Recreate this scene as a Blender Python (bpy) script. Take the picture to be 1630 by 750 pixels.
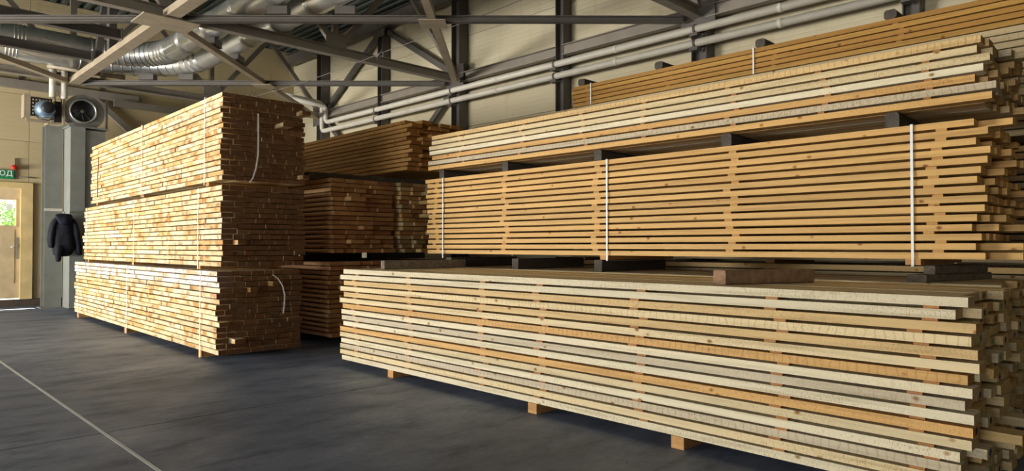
import bpy, bmesh, math, random
from mathutils import Vector, Matrix
R = math.radians
sc = bpy.context.scene
for o in list(bpy.data.objects): bpy.data.objects.remove(o)
col = sc.collection
rnd = random.Random(11)

# ------------------------------------------------------------------ camera
cam_d = bpy.data.cameras.new('camera'); cam = bpy.data.objects.new('camera', cam_d); col.objects.link(cam)
cam_d.sensor_width = 36.0; cam_d.lens = 36.0*1080/1630; cam_d.clip_end = 300
cam.location = (0, 0, 1.4)
cam.rotation_euler = (R(90+0.955), 0, R(-45))
sc.camera = cam

# ------------------------------------------------------------------ world, sun, daylight at the open gates
w = bpy.data.worlds.new('world'); sc.world = w; w.use_nodes = True
wn = w.node_tree.nodes; bg = wn['Background']
sky = wn.new('ShaderNodeTexSky'); sky.sky_type = 'NISHITA'; sky.sun_disc = False
sky.sun_elevation = R(66); sky.sun_rotation = R(12); sky.air_density = 1.0; sky.dust_density = 1.5
w.node_tree.links.new(sky.outputs[0], bg.inputs[0]); bg.inputs[1].default_value = 0.30
def light(name, kind, loc, rot, energy, color, **kw):
    d = bpy.data.lights.new(name, kind); d.energy = energy; d.color = color
    for k, v in kw.items(): setattr(d, k, v)
    o = bpy.data.objects.new(name, d); col.objects.link(o); o.location = loc; o.rotation_euler = rot
    return o
light('sun', 'SUN', (0, 40, 40), (R(-22), R(-6), 0), 50.0, (1, .95, .86), angle=R(0.6))
# open gates in the left wall: the daylight that comes in through them
light('gate_daylight', 'AREA', (-9.25, 14.8, 1.2), (0, R(-90), 0), 3500, (1, .975, .935), shape='RECTANGLE', size=2.2, size_y=7.4)
light('rear_gate_daylight', 'AREA', (-9.25, 1.4, 2.3), (0, R(-90), 0), 560, (1, .965, .91), shape='RECTANGLE', size=4.4, size_y=5.6)

vs = sc.view_settings
vs.view_transform = 'Standard'; vs.look = 'None'; vs.gamma = 1.0; vs.exposure = -0.25; vs.use_curve_mapping = False
sc.cycles.use_denoising = True
sc.cycles.max_bounces = 8; sc.cycles.diffuse_bounces = 5

# ------------------------------------------------------------------ helpers
def lin(c):
    return tuple(((x/255)/12.92 if x/255 <= .04045 else ((x/255+.055)/1.055)**2.4) for x in c)
def link(o, parent=None):
    col.objects.link(o)
    if parent is not None: o.parent = parent
    return o
def tag(o, label=None, cat=None, group=None, kind=None):
    if label: o['label'] = label
    if cat: o['category'] = cat
    if group: o['group'] = group
    if kind: o['kind'] = kind
    return o
def thing(name, label, cat, loc=(0,0,0), rz=0.0, group=None):
    o = bpy.data.objects.new(name, None); o.empty_display_size = .2
    o.location = loc; o.rotation_euler = (0, 0, rz); link(o)
    return tag(o, label, cat, group)
def mesh_obj(name, verts, faces, mat, parent=None, smooth=False, off=None):
    """verts in world coordinates; an unrotated parent's location is taken off"""
    if parent is not None and off is None:
        L = Vector((0,0,0)); p = parent
        while p is not None: L += p.location; p = p.parent
        off = L
    if off is not None: verts = [(v[0]-off[0], v[1]-off[1], v[2]-off[2]) for v in verts]
    me = bpy.data.meshes.new(name); me.from_pydata(verts, [], faces); me.validate()
    bm = bmesh.new(); bm.from_mesh(me); bmesh.ops.recalc_face_normals(bm, faces=bm.faces); bm.to_mesh(me); bm.free()
    if mat: me.materials.append(mat)
    if smooth:
        for p in me.polygons: p.use_smooth = True
    return link(bpy.data.objects.new(name, me), parent)
BF = [(0,3,2,1),(4,5,6,7),(0,1,5,4),(1,2,6,5),(2,3,7,6),(3,0,4,7)]
def bv(x0,x1,y0,y1,z0,z1):
    return [(x0,y0,z0),(x1,y0,z0),(x1,y1,z0),(x0,y1,z0),(x0,y0,z1),(x1,y0,z1),(x1,y1,z1),(x0,y1,z1)]
def box(name, x0,x1,y0,y1,z0,z1, mat, parent=None, **kw):
    return mesh_obj(name, bv(x0,x1,y0,y1,z0,z1), BF, mat, parent, **kw)
def beam(name, a, b, wd, ht, mat, parent=None, bev=0.0):
    """box section from a to b, ht measured upwards, wd sideways; a, b on the section's centre"""
    a, b = Vector(a), Vector(b); d = (b-a).normalized()
    up = Vector((0,0,1)) if abs(d.z) < .98 else Vector((0,1,0))
    s = d.cross(up).normalized(); u = s.cross(d).normalized()
    v = []
    for p in (a, b):
        for i, j in ((-1,-1),(1,-1),(1,1),(-1,1)): v.append(tuple(p + s*wd/2*i + u*ht/2*j))
    return mesh_obj(name, v, [(0,1,2,3),(7,6,5,4),(0,4,5,1),(1,5,6,2),(2,6,7,3),(3,7,4,0)], mat, parent)
def ibeam(name, a, b, wd, ht, mat, parent=None, tw=.012, tf=.016):
    """I section swept from a to b, flanges at +/- ht/2"""
    a, b = Vector(a), Vector(b); d = (b-a).normalized()
    up = Vector((0,0,1)) if abs(d.z) < .98 else Vector((0,1,0))
    s = d.cross(up).normalized(); u = s.cross(d).normalized()
    h, q = ht/2, wd/2
    pr = [(-q,-h),(q,-h),(q,-h+tf),(tw/2,-h+tf),(tw/2,h-tf),(q,h-tf),(q,h),(-q,h),(-q,h-tf),(-tw/2,h-tf),(-tw/2,-h+tf),(-q,-h+tf)]
    n = len(pr); v = [tuple(p+s*i+u*j) for p in (a,b) for i,j in pr]
    f = [(k,(k+1)%n,n+(k+1)%n,n+k) for k in range(n)]+[tuple(range(n)),tuple(range(2*n-1,n-1,-1))]
    return mesh_obj(name, v, f, mat, parent)
def tube(name, pts, r, mat, parent=None, seg=12, rad=None, caps=True, smooth=True):
    pts = [Vector(p) for p in pts]; n = len(pts); v = []; f = []
    t0 = (pts[1]-pts[0]).normalized()
    ref = Vector((0,0,1)) if abs(t0.z) < .9 else Vector((1,0,0))
    s = t0.cross(ref).normalized()
    for i, p in enumerate(pts):
        t = (pts[min(i+1,n-1)]-pts[max(i-1,0)]).normalized()
        s = (s - t*s.dot(t)).normalized(); u = t.cross(s)
        rr = rad[i] if rad else r
        for k in range(seg):
            a = 2*math.pi*k/seg; v.append(tuple(p + s*rr*math.cos(a) + u*rr*math.sin(a)))
    for i in range(n-1):
        for k in range(seg):
            f.append((i*seg+k, i*seg+(k+1)%seg, (i+1)*seg+(k+1)%seg, (i+1)*seg+k))
    if caps: f += [tuple(range(seg)), tuple(range((n-1)*seg+seg-1,(n-1)*seg-1,-1))]
    return mesh_obj(name, v, f, mat, parent, smooth=smooth)
def lathe(name, prof, c, axis, mat, parent=None, seg=32, smooth=True):
    """prof: (radius, distance along axis) from centre c"""
    ax = Vector(axis).normalized(); ref = Vector((0,0,1)) if abs(ax.z) < .9 else Vector((1,0,0))
    s = ax.cross(ref).normalized(); u = s.cross(ax); c = Vector(c); v = []; f = []
    for r, h in prof:
        for k in range(seg):
            a = 2*math.pi*k/seg; v.append(tuple(c + ax*h + (s*math.cos(a)+u*math.sin(a))*r))
    for i in range(len(prof)-1):
        for k in range(seg): f.append((i*seg+k, i*seg+(k+1)%seg, (i+1)*seg+(k+1)%seg, (i+1)*seg+k))
    return mesh_obj(name, v, f, mat, parent, smooth=smooth)
def holed(name, us, vs_, solid, place, depth, mat, parent=None):
    """a slab on the grid us x vs_ with cells left out; place(u, v, w) -> point, w in 0..depth; one connected mesh"""
    ids = {}; v = []; f = []
    def vid(i, j, k):
        if (i,j,k) not in ids: ids[(i,j,k)] = len(v); v.append(place(us[i], vs_[j], k*depth))
        return ids[(i,j,k)]
    nu, nv = len(us)-1, len(vs_)-1
    S = lambda i, j: 0 <= i < nu and 0 <= j < nv and solid(i, j)
    for i in range(nu):
        for j in range(nv):
            if not S(i, j): continue
            for k in (0, 1): f.append((vid(i,j,k),vid(i+1,j,k),vid(i+1,j+1,k),vid(i,j+1,k)))
            for (di,dj,a,b) in ((-1,0,(i,j),(i,j+1)),(1,0,(i+1,j),(i+1,j+1)),(0,-1,(i,j),(i+1,j)),(0,1,(i,j+1),(i+1,j+1))):
                if not S(i+di, j+dj): f.append((vid(*a,0),vid(*b,0),vid(*b,1),vid(*a,1)))
    return mesh_obj(name, v, f, mat, parent)

# ------------------------------------------------------------------ materials
def mat(name, color, rough=.6, metal=0.0, spec=.5):
    m = bpy.data.materials.new(name); m.use_nodes = True
    b = m.node_tree.nodes['Principled BSDF']
    b.inputs['Base Color'].default_value = (*color, 1); b.inputs['Roughness'].default_value = rough
    b.inputs['Metallic'].default_value = metal; b.inputs['Specular IOR Level'].default_value = spec
    return m
class NT:
    def __init__(s, m): s.t = m.node_tree; s.n = s.t.nodes; s.b = s.n['Principled BSDF']
    def add(s, ty, **kw):
        n = s.n.new(ty)
        for k, v in kw.items(): setattr(n, k, v)
        return n
    def ln(s, a, b): s.t.links.new(a, b)
    def coords(s, scale, obj=True, rand=True):
        tc = s.add('ShaderNodeTexCoord'); v = tc.outputs['Object'] if obj else tc.outputs['Generated']
        if rand:
            oi = s.add('ShaderNodeObjectInfo'); mm = s.add('ShaderNodeVectorMath', operation='SCALE')
            cx = s.add('ShaderNodeCombineXYZ'); 
            m1 = s.add('ShaderNodeMath', operation='MULTIPLY'); m1.inputs[1].default_value = 37.0; s.ln(oi.outputs['Random'], m1.inputs[0])
            m2 = s.add('ShaderNodeMath', operation='MULTIPLY'); m2.inputs[1].default_value = 91.0; s.ln(oi.outputs['Random'], m2.inputs[0])
            s.ln(m1.outputs[0], cx.inputs[0]); s.ln(m2.outputs[0], cx.inputs[1]); s.ln(m1.outputs[0], cx.inputs[2])
            ad = s.add('ShaderNodeVectorMath', operation='ADD'); s.ln(v, ad.inputs[0]); s.ln(cx.outputs[0], ad.inputs[1]); v = ad.outputs[0]
        mp = s.add('ShaderNodeVectorMath', operation='MULTIPLY'); s.ln(v, mp.inputs[0]); mp.inputs[1].default_value = scale
        return mp.outputs[0]
    def noise(s, vec, scale=1.0, detail=3.0, rough=.55):
        n = s.add('ShaderNodeTexNoise'); s.ln(vec, n.inputs['Vector']); n.inputs['Scale'].default_value = scale
        n.inputs['Detail'].default_value = detail; n.inputs['Roughness'].default_value = rough
        return n.outputs['Fac']
    def ramp(s, fac, stops):
        r = s.add('ShaderNodeValToRGB'); s.ln(fac, r.inputs[0]); e = r.color_ramp.elements
        while len(e) < len(stops): e.new(.5)
        for el, (p, c) in zip(e, stops):
            el.position = p; el.color = (*c, 1) if isinstance(c, (tuple, list)) else (c, c, c, 1)
        return r.outputs[0]
    def mix(s, a, b, fac=1.0, mode='MULTIPLY'):
        m = s.add('ShaderNodeMix', data_type='RGBA', blend_type=mode)
        for sock, val in ((m.inputs[6], a), (m.inputs[7], b), (m.inputs[0], fac)):
            if hasattr(val, 'links'): s.ln(val, sock)
            elif isinstance(val, tuple): sock.default_value = (*val, 1)
            else: sock.default_value = val
        return m.outputs[2]
    def base(s, c): s.ln(c, s.b.inputs['Base Color'])
    def bump(s, h, strength=.2, dist=.01):
        b = s.add('ShaderNodeBump'); s.ln(h, b.inputs['Height']); b.inputs['Strength'].default_value = strength
        b.inputs['Distance'].default_value = dist; s.ln(b.outputs[0], s.b.inputs['Normal'])
def ocolor(t):
    return t.add('ShaderNodeObjectInfo').outputs['Color']

def wood_side(name, stain=0.0, saw=0.3):
    m = mat(name, (.6,.45,.25), .62, spec=.3); t = NT(m)
    c = ocolor(t)
    g = t.noise(t.coords((30, 1.1, 30)), 1.0, 4)
    c = t.mix(c, t.ramp(g, [(.25,(.74,.70,.62)),(.5,(1,1,1)),(.8,(1.1,1.08,1.04))]))
    # saw marks across the board
    s = t.noise(t.coords((60, 130, 60)), 1.0, 2, .5)
    wv = t.add('ShaderNodeTexWave', wave_type='BANDS', bands_direction='Y'); t.ln(t.coords((1,1,1)), wv.inputs['Vector'])
    wv.inputs['Scale'].default_value = 6.3; wv.inputs['Distortion'].default_value = 4.0; wv.inputs['Detail'].default_value = 2; wv.inputs['Detail Scale'].default_value = 1.6
    if saw > .5: c = t.mix(c, t.ramp(wv.outputs['Fac'], [(.02,(.84,.79,.72)),(.12,(1,1,1))]))
    p = t.noise(t.coords((1.2, .6, 1.2)), 1.0, 1)
    c = t.mix(c, t.mix((1,1,1), t.ramp(s, [(.36,(.74,.66,.54)),(.48,(1,1,1))]), t.ramp(p, [(.36,0),(.58,min(1,saw*2.4))]), 'MIX'))
    # knots
    vo = t.add('ShaderNodeTexVoronoi'); t.ln(t.coords((7, 5, 7)), vo.inputs['Vector']); vo.inputs['Scale'].default_value = 1.0
    c = t.mix(c, t.ramp(vo.outputs['Distance'], [(.045,(.36,.23,.12)),(.08,(.66,.52,.38)),(.13,(1,1,1))]))
    if stain:
        st = t.noise(t.coords((2, 5.5, 6)), 1.0, 3, .6)
        c = t.mix(c, t.mix((1,1,1), (.66,.42,.22), t.ramp(st, [(.53,0),(.63,stain)]), 'MIX'))
        st2 = t.noise(t.coords((1, 1.6, 3)), 1.0, 2, .5)
        c = t.mix(c, t.mix((1,1,1), (.85,.66,.42), t.ramp(st2, [(.5,0),(.62,stain)]), 'MIX'))
    t.base(c); t.bump(s, .25, .004)
    return m
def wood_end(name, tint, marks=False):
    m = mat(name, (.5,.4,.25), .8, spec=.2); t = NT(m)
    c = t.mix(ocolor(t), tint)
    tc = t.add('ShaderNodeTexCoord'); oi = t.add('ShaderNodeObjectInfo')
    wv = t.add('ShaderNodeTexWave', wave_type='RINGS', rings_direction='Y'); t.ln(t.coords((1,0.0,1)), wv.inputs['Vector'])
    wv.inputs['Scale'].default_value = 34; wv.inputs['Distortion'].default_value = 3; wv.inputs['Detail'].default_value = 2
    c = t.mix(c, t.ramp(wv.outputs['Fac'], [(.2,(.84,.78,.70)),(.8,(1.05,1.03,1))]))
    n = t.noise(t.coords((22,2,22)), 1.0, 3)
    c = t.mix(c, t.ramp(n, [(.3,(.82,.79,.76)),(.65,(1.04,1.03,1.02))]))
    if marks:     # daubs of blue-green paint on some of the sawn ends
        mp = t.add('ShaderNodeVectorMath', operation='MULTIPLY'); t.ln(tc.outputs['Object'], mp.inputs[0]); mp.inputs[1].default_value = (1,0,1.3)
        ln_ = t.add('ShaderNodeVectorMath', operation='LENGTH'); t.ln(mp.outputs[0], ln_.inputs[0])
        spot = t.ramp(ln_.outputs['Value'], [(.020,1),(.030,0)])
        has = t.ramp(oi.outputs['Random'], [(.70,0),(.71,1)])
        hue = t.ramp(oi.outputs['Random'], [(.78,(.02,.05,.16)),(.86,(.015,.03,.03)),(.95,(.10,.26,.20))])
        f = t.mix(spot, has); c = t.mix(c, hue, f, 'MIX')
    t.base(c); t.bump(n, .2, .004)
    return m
M_board = wood_side('sawn_softwood', 0, .35)
M_smooth = wood_side('planed_softwood', 0, .05)
M_rough = wood_side('rough_sawn_softwood', 0, 1.0)
M_stained = wood_side('water_stained_softwood', 1.0, .25)
M_end = wood_end('sawn_end', (.80,.72,.60), True)
M_endlight = wood_end('pale_sawn_end', (1.0,1.0,1.02))
M_enddark = wood_end('shaded_red_brown_end', (.19,.115,.09))  # reddish ends, tint darkened to hold the shade on these faces
M_endbrown = wood_end('brown_end', (.62,.52,.42))

def plain(name, c, rough=.6, metal=0, var=.12, sc_=6.0, bump=.0, spec=.5):
    m = mat(name, c, rough, metal, spec); t = NT(m)
    n = t.noise(t.coords((1,1,1), rand=False), sc_, 4)
    t.base(t.mix(c, t.ramp(n, [(.3,1-var),(.7,1+var)])))
    if bump: t.bump(n, bump, .01)
    return m
M_steel = plain('grey_painted_steel', lin((132,124,112)), .5, 0, .1, 3)
M_darksteel = plain('dark_painted_steel', lin((86,81,75)), .5, 0, .12, 3)
M_primer = plain('faded_beige_and_lit_steel', lin((160,145,122)), .55, 0, .14, 4)  # beige girder paint; on brace diagonals its paleness stands in for light
M_pipe = plain('white_painted_pipe', lin((204,198,184)), .45, 0, .06, 5)
M_galv = plain('galvanised_sheet', lin((226,226,220)), .30, .82, .08, 9)
M_galvdark = plain('zinc_sheet', lin((150,150,146)), .5, .5, .1, 5)
M_colgrey = plain('column_grey_green_paint', lin((124,125,116)), .6, 0, .12, 4)
M_box = plain('duct_housing_sheet', lin((140,142,134)), .5, .15, .1, 3)
M_black = plain('black_cloth', lin((26,28,36)), .75, 0, .35, 14, .5, .3)
M_rubber = mat('black_plastic', (.012,.012,.014), .5)
M_strap = mat('white_polyester_strap', lin((236,236,232)), .45)
M_cable = mat('grey_cable', lin((120,112,100)), .6)
M_doorpaint = plain('worn_cream_door_paint', lin((205,182,142)), .55, 0, .18, 3)
M_doorframe = plain('yellowed_frame_paint', lin((212,186,130)), .5, 0, .15, 3)
M_green = mat('exit_sign_green', lin((30,130,80)), .4)
M_white = mat('white_lettering', lin((240,240,236)), .5)
M_red = mat('red_beacon_plastic', lin((190,38,24)), .35)
M_plinth = plain('dark_brown_plinth', lin((74,62,50)), .8, 0, .3, 4)
M_bearer = plain('weathered_grey_timber', lin((108,98,84)), .85, 0, .35, 20, .5)
M_bearerdark = plain('black_grey_timber', lin((78,71,62)), .85, 0, .3, 20, .5)
M_brownbeam = plain('brown_weathered_timber', lin((134,104,76)), .8, 0, .35, 16, .5)

def wall_mat(name, c, ribs):
    m = mat(name, c, .55); t = NT(m)
    n = t.noise(t.coords((.35,.35,.9), rand=True), 1.0, 4)
    cc = t.mix(c, t.ramp(n, [(.3,(.90,.885,.86)),(.7,(1.05,1.05,1.05))]))
    n2 = t.noise(t.coords((3,3,.5), rand=True), 1.0, 3)
    cc = t.mix(cc, t.ramp(n2, [(.28,(.90,.87,.80)),(.42,(1,1,1))]))
    t.base(cc)
    wv = t.add('ShaderNodeTexWave', wave_type='BANDS', bands_direction='Z', wave_profile='SIN'); tc = t.add('ShaderNodeTexCoord')
    t.ln(tc.outputs['Object'], wv.inputs['Vector']); wv.inputs['Scale'].default_value = ribs
    t.bump(t.ramp(wv.outputs['Fac'], [(.0,0),(.14,1)]), .35, .006)
    return m
M_wall = wall_mat('cream_sandwich_panel', lin((200,190,160)), 3.4)
M_wallb = wall_mat('ochre_cream_sandwich_panel', lin((190,174,136)), 2.6)
M_outer = plain('outer_wall_skin', lin((170,165,150)), .7, 0, .05, 2)
M_roof = plain('dark_profiled_roof_sheet', lin((64,72,66)), .6, .2, .1, 2)
M_frontwall = plain('front_wall_sheet', lin((150,142,120)), .7, 0, .08, 1)

m = mat('polished_grey_concrete', (.08,.082,.09), .4); t = NT(m)
big = t.noise(t.coords((.35,.5,1), rand=False), 1.0, 5, .62)
mid = t.noise(t.coords((1.6,2.6,1), rand=False), 1.0, 5, .65)
fine = t.noise(t.coords((22,22,1), rand=False), 1.0, 3)
c = t.ramp(big, [(.3,lin((80,88,105))),(.52,lin((106,115,134))),(.72,lin((137,146,162)))])
c = t.mix(c, t.ramp(mid, [(.30,(.50,.50,.52)),(.48,(1,1,1)),(.70,(1.28,1.25,1.2))]))
c = t.mix(c, t.ramp(fine, [(.35,(.88,.88,.88)),(.7,(1.08,1.08,1.08))]))
st = t.noise(t.coords((.7,5.5,1), rand=False), 1.0, 4, .6)
c = t.mix(c, t.ramp(st, [(.30,(.62,.62,.64)),(.42,(1,1,1)),(.66,(1,1,1)),(.78,(1.22,1.2,1.18))]))
vo = t.add('ShaderNodeTexVoronoi'); t.ln(t.coords((.9,1.4,1), rand=False), vo.inputs['Vector'])
c = t.mix(c, t.ramp(vo.outputs['Distance'], [(.035,(.16,.16,.17)),(.06,(1,1,1))]))
t.base(c)
t.ln(t.ramp(mid, [(.3,.68),(.7,.5)]), t.b.inputs['Roughness'])
t.bump(fine, .08, .004)
M_floor = m
M_joint = mat('dark_joint_filler', (.012,.012,.013), .8)
M_whitejoint = mat('white_joint_sealant', lin((205,208,208)), .6)
M_ground = plain('sunlit_concrete_yard', lin((190,186,176)), .85, 0, .1, .8)
gm = bpy.data.materials.new('window_glass'); gm.use_nodes = True
gn = gm.node_tree; gn.nodes.remove(gn.nodes['Principled BSDF'])
g1 = gn.nodes.new('ShaderNodeBsdfTransparent'); g1.inputs[0].default_value = (.94,.98,.98,1); g2 = gn.nodes.new('ShaderNodeBsdfGlossy'); g2.inputs['Roughness'].default_value = .03
g3 = gn.nodes.new('ShaderNodeMixShader'); g3.inputs[0].default_value = .08
gn.links.new(g1.outputs[0], g3.inputs[1]); gn.links.new(g2.outputs[0], g3.inputs[2]); gn.links.new(g3.outputs[0], gn.nodes['Material Output'].inputs[0])
M_glass = gm
M_leaf = plain('green_leaves', lin((120,160,70)), .6, 0, .35, 5)
M_bark = plain('grey_bark', lin((92,80,66)), .85, 0, .25, 9)

# ------------------------------------------------------------------ the shell
XW, YB, XL, YF, ZR = 9.98, 19.5, -9.0, -7.0, 7.35
# floor: concrete base with slabs and their joints
XJ = [XL, -4.545, 1.455, 7.5, XW]; YJ = [YF, -0.2, 5.80, 11.8, 17.8, YB]
fl = box('floor', XL-.3, XW+.3, YF-.3, YB+.3, -.30, -.012, M_joint); tag(fl, 'dark grey polished concrete hall floor', kind='structure')
g = .009
for i in range(len(XJ)-1):
    for j in range(len(YJ)-1):
        box('slab', XJ[i]+g, XJ[i+1]-g, YJ[j]+g, YJ[j+1]-g, -.012, 0, M_floor, fl)
for j in range(len(YJ)-1):
    box('joint_sealant', 1.455-.012, 1.455+.012, YJ[j], YJ[j+1], -.012, .0012, M_whitejoint, fl)
gr = box('ground', -60, 60, -50, 90, -.5, -.31, M_ground); tag(gr, kind='structure')
ya = box('ground_apron', -30, XL-.3, -30, 45, -.31, -.03, M_ground); tag(ya, kind='structure')

# right wall
wr = box('wall_right', XW+.06, XW+.2, YF-.2, YB+.2, 0, ZR+.1, M_outer); tag(wr, kind='structure')
PY = [YF, -.5, 5.5, 11.45, 17.45, YB]; PZ = [0, 1.02, 2.04, 3.06, 4.08, 5.10, 6.12, ZR]
for i in range(len(PY)-1):
    for j in range(len(PZ)-1):
        p = box('panel', XW, XW+.06, PY[i]+.004, PY[i+1]-.004, PZ[j]+.005, PZ[j+1]-.005, M_wall, wr)
# back wall with the doorway
DX0, DX1, DZ0, DZ1 = 2.05, 3.24, .17, 2.86
us = [XL-.2, DX0, DX1, XW+.2]; zz = [0, DZ0, DZ1, ZR+.1]
wb = holed('wall_back', us, zz, lambda i,j: not (i==1 and j==1), lambda u,v,k: (u, YB+.06+k, v), .14, M_outer); tag(wb, kind='structure')
PX = [XL, -4, DX0-.1, DX1+.02, 6.8, XW]; PZb = [0, DZ0, 1.52, DZ1+.02, 3.9, 5.0, 6.1, ZR]
for i in range(len(PX)-1):
    for j in range(len(PZb)-1):
        if i == 2 and PZb[j] >= DZ0 and PZb[j+1] <= DZ1+.03: continue
        box('panel', PX[i]+.004, PX[i+1]-.004, YB, YB+.06, PZb[j]+.004, PZb[j+1]-.004, M_wallb, wb)
bb = box('baseboard_back', XL, XW, YB-.05, YB-.001, 0, .165, M_plinth); tag(bb, kind='structure')
# left wall with two open gates
us = [YF-.2, -1.4, 4.2, 11.2, 18.8, YB+.2]; zz = [0, 4.5, ZR+.1]
wl = holed('wall_left', us, zz, lambda i,j: not (i in (1,3) and j==0), lambda u,v,k: (XL-.0-k, u, v), .2, M_frontwall); tag(wl, kind='structure')
wf = box('wall_front', XL-.2, XW+.2, YF-.2, YF, 0, ZR+.1, M_frontwall); tag(wf, kind='structure')
# roof: profiled sheet
v = []; f = []; xs = []
x = XL-.3
while x < XW+.3:
    xs += [(x, 0), (x+.09, 0), (x+.12, .06), (x+.21, .06)]; x += .24
for (xx, dz) in xs:
    v += [(xx, YF-.3, ZR+dz), (xx, YB+.3, ZR+dz)]
n0 = len(v)
v += [(p[0], p[1], ZR+.3) for p in (v[0], v[1], v[n0-1], v[n0-2])]
for i in range(len(xs)-1): f.append((2*i, 2*i+1, 2*i+3, 2*i+2))
f += [(n0, n0+1, n0+2, n0+3), (0, 1, n0+1, n0), (n0-2, n0-1, n0+2, n0+3)]
f += [tuple([2*i for i in range(len(xs))] + [n0+3, n0]), tuple([2*i+1 for i in range(len(xs))] + [n0+2, n0+1])]
ce = mesh_obj('ceiling', v, f, M_roof); tag(ce, 'dark profiled sheet roof above the trusses', kind='structure')

# door in the back wall
dr = box('door_1', DX0+.07, DX1-.17, YB+.02, YB+.07, DZ0+.02, DZ1-.10, M_doorpaint)
bpy.data.objects.remove(dr)
wx0, wx1, wz0, wz1 = 2.23, 3.02, 1.90, 2.50
us = [2.12, wx0, wx1, 3.10]; zz = [DZ0+.02, wz0, wz1, DZ1-.09]
dr = holed('door_1', us, zz, lambda i,j: not (i==1 and j==1), lambda u,v,k: (u, YB+.01+k, v), .05, M_doorpaint)
tag(dr, 'worn cream metal door with a window in the far wall', kind='structure')
box('window_pane', wx0, wx1, YB+.030, YB+.038, wz0, wz1, M_glass, dr)
box('lower_panel', 2.22, 3.0, YB-.004, YB+.009, DZ0+.38, wz0-.10, M_doorpaint, dr)
for (a,b,c_,d_) in ((wx0-.03,wx0,wz0-.03,wz1+.03),(wx1,wx1+.03,wz0-.03,wz1+.03),(wx0,wx1,wz0-.03,wz0),(wx0,wx1,wz1,wz1+.03)):
    box('glazing_bead', a, b, YB-.002, YB+.009, c_, d_, M_doorpaint, dr)
hp = box('handle_plate', 3.035, 3.075, YB-.006, YB+.009, 1.12, 1.62, M_galvdark, dr)
tube('door_handle', [(3.055,YB-.006,1.43),(3.055,YB-.06,1.43),(2.92,YB-.062,1.39)], .011, M_galv, hp, seg=8)
# frame
fr = holed('trim_1', [DX0-.06, 2.115, 3.105, DX1+.10], [DZ0, DZ1-.085, DZ1+.05], lambda i,j: not (i==1 and j==0), lambda u,v,k: (u, YB-.07+k, v), .125, M_doorframe)
tag(fr, 'yellowed door frame', kind='structure')
st = box('window_notice', 2.84, 2.96, YB+.022, YB+.0295, 2.28, 2.40, M_white, dr)

# ------------------------------------------------------------------ steel structure
YN = [5.5, 11.48, 17.45]; XC = 3.7; ZC = 5.12; ZT = 7.05
def col_label(k):
    return ['wall column furthest along the right wall, by the bent white pipes', 'slim wall post with braces meeting at its top, behind the middle stack',
            'dark wall column where many roof braces meet above the stacks', 'slim wall post between the two braced columns of the right wall',
            'dark wall column high on the right wall above the golden pack', 'dark wall post showing just above the topmost right pack'][k]
for k, y in enumerate([17.45, 14.45, 11.48, 8.45, 5.5, 2.5]):
    main = k % 2 == 0
    t_ = thing('steel_column', col_label(k), 'column', (9.82, y, 0), 0, 'columns along the right wall')
    wd = .27 if main else .20
    ibeam('shaft', (9.83, y, .02), (9.83, y, ZR-.03), .26 if main else .22, wd, M_darksteel, t_)
    box('base_plate', 9.66, 9.97, y-.2, y+.2, 0, .02, M_darksteel, t_)
    if main: 
        box('node_plate', 9.676, 9.69, y-.3, y+.3, ZC-.28, ZC+.3, M_darksteel, t_)
# trusses across the hall
def truss(y, label, full):
    t_ = thing('roof_truss', label, 'roof truss', (XC, y, ZC), 0, 'roof trusses across the hall')
    xs_ = [-2.3, XC, 9.72]
    for a, b in zip(xs_[:-1], xs_[1:]):
        ibeam('lower_chord', (a+.02, y, ZC), (b-.02, y, ZC), .16, .17, M_steel, t_)
        ibeam('upper_chord', (a+.02, y, ZT), (b-.02, y, ZT), .16, .17, M_darksteel, t_)
        n = [a, a+(b-a)*.25, (a+b)/2, a+(b-a)*.75, b]
        for p, q in (((n[0],ZC),(n[1],ZT)),((n[1],ZT),(n[2],ZC)),((n[2],ZC),(n[3],ZT)),((n[3],ZT),(n[4],ZC))):
            beam('web_member', (p[0]+(.06 if p[1]==ZC else 0), y, p[1]+(.09 if p[1]==ZC else -.09)), (q[0], y, q[1]+(.09 if q[1]==ZC else -.09)), .09, .11, M_steel, t_)
        beam('web_post', (n[2], y, ZC+.09), (n[2], y, ZT-.09), .10, .10, M_steel, t_)
        beam('web_post', (n[0], y+.0, ZC+.09), (n[0], y, ZT-.09), .12, .12, M_steel, t_)
        box('gusset_plate', n[2]-.22, n[2]+.22, y-.062, y-.052, ZC+.05, ZC+.34, M_steel, t_)
    return t_
truss(YN[1], 'grey steel roof truss with W-shaped webs crossing above the middle stack', True)
truss(YN[2], 'grey steel roof truss furthest back, above the fan housing', True)
truss(YN[0], 'steel roof truss nearest the camera, mostly above the picture', True)
# beam line X = 3.7 with its bracing
t_ = thing('longitudinal_girder', 'pale beige channel girder running back above the tall left stack', 'girder', (XC, 11.48, ZC-.16))
zl = ZC-.02
def channel(name, a, b, wd, ht, m_, parent, tk=.012):
    a, b = Vector(a), Vector(b); d = (b-a).normalized(); s = d.cross(Vector((0,0,1))).normalized(); u = Vector((0,0,1))
    q, h = wd/2, ht
    pr = [(-q,0),(q,0),(q,h),(q-tk,h),(q-tk,tk),(-q+tk,tk),(-q+tk,h),(-q,h)]
    n = len(pr); v = [tuple(p+s*i+u*j) for p in (a,b) for i,j in pr]
    f = [(k,(k+1)%n,n+(k+1)%n,n+k) for k in range(n)]+[tuple(range(n)),tuple(range(2*n-1,n-1,-1))]
    return mesh_obj(name, v, f, m_, parent)
for a, b in ((-.5,YN[0]-.1),(YN[0]+.1,YN[1]-.16),(YN[1]+.16,YN[2]-.1)):
    channel('lower_channel', (XC, a, ZC-.14), (XC, b, ZC-.14), .20, .12, M_primer, t_)
ibeam('upper_chord', (XC, -.5, ZT+.16), (XC, YN[2], ZT+.16), .14, .15, M_darksteel, t_)
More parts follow.
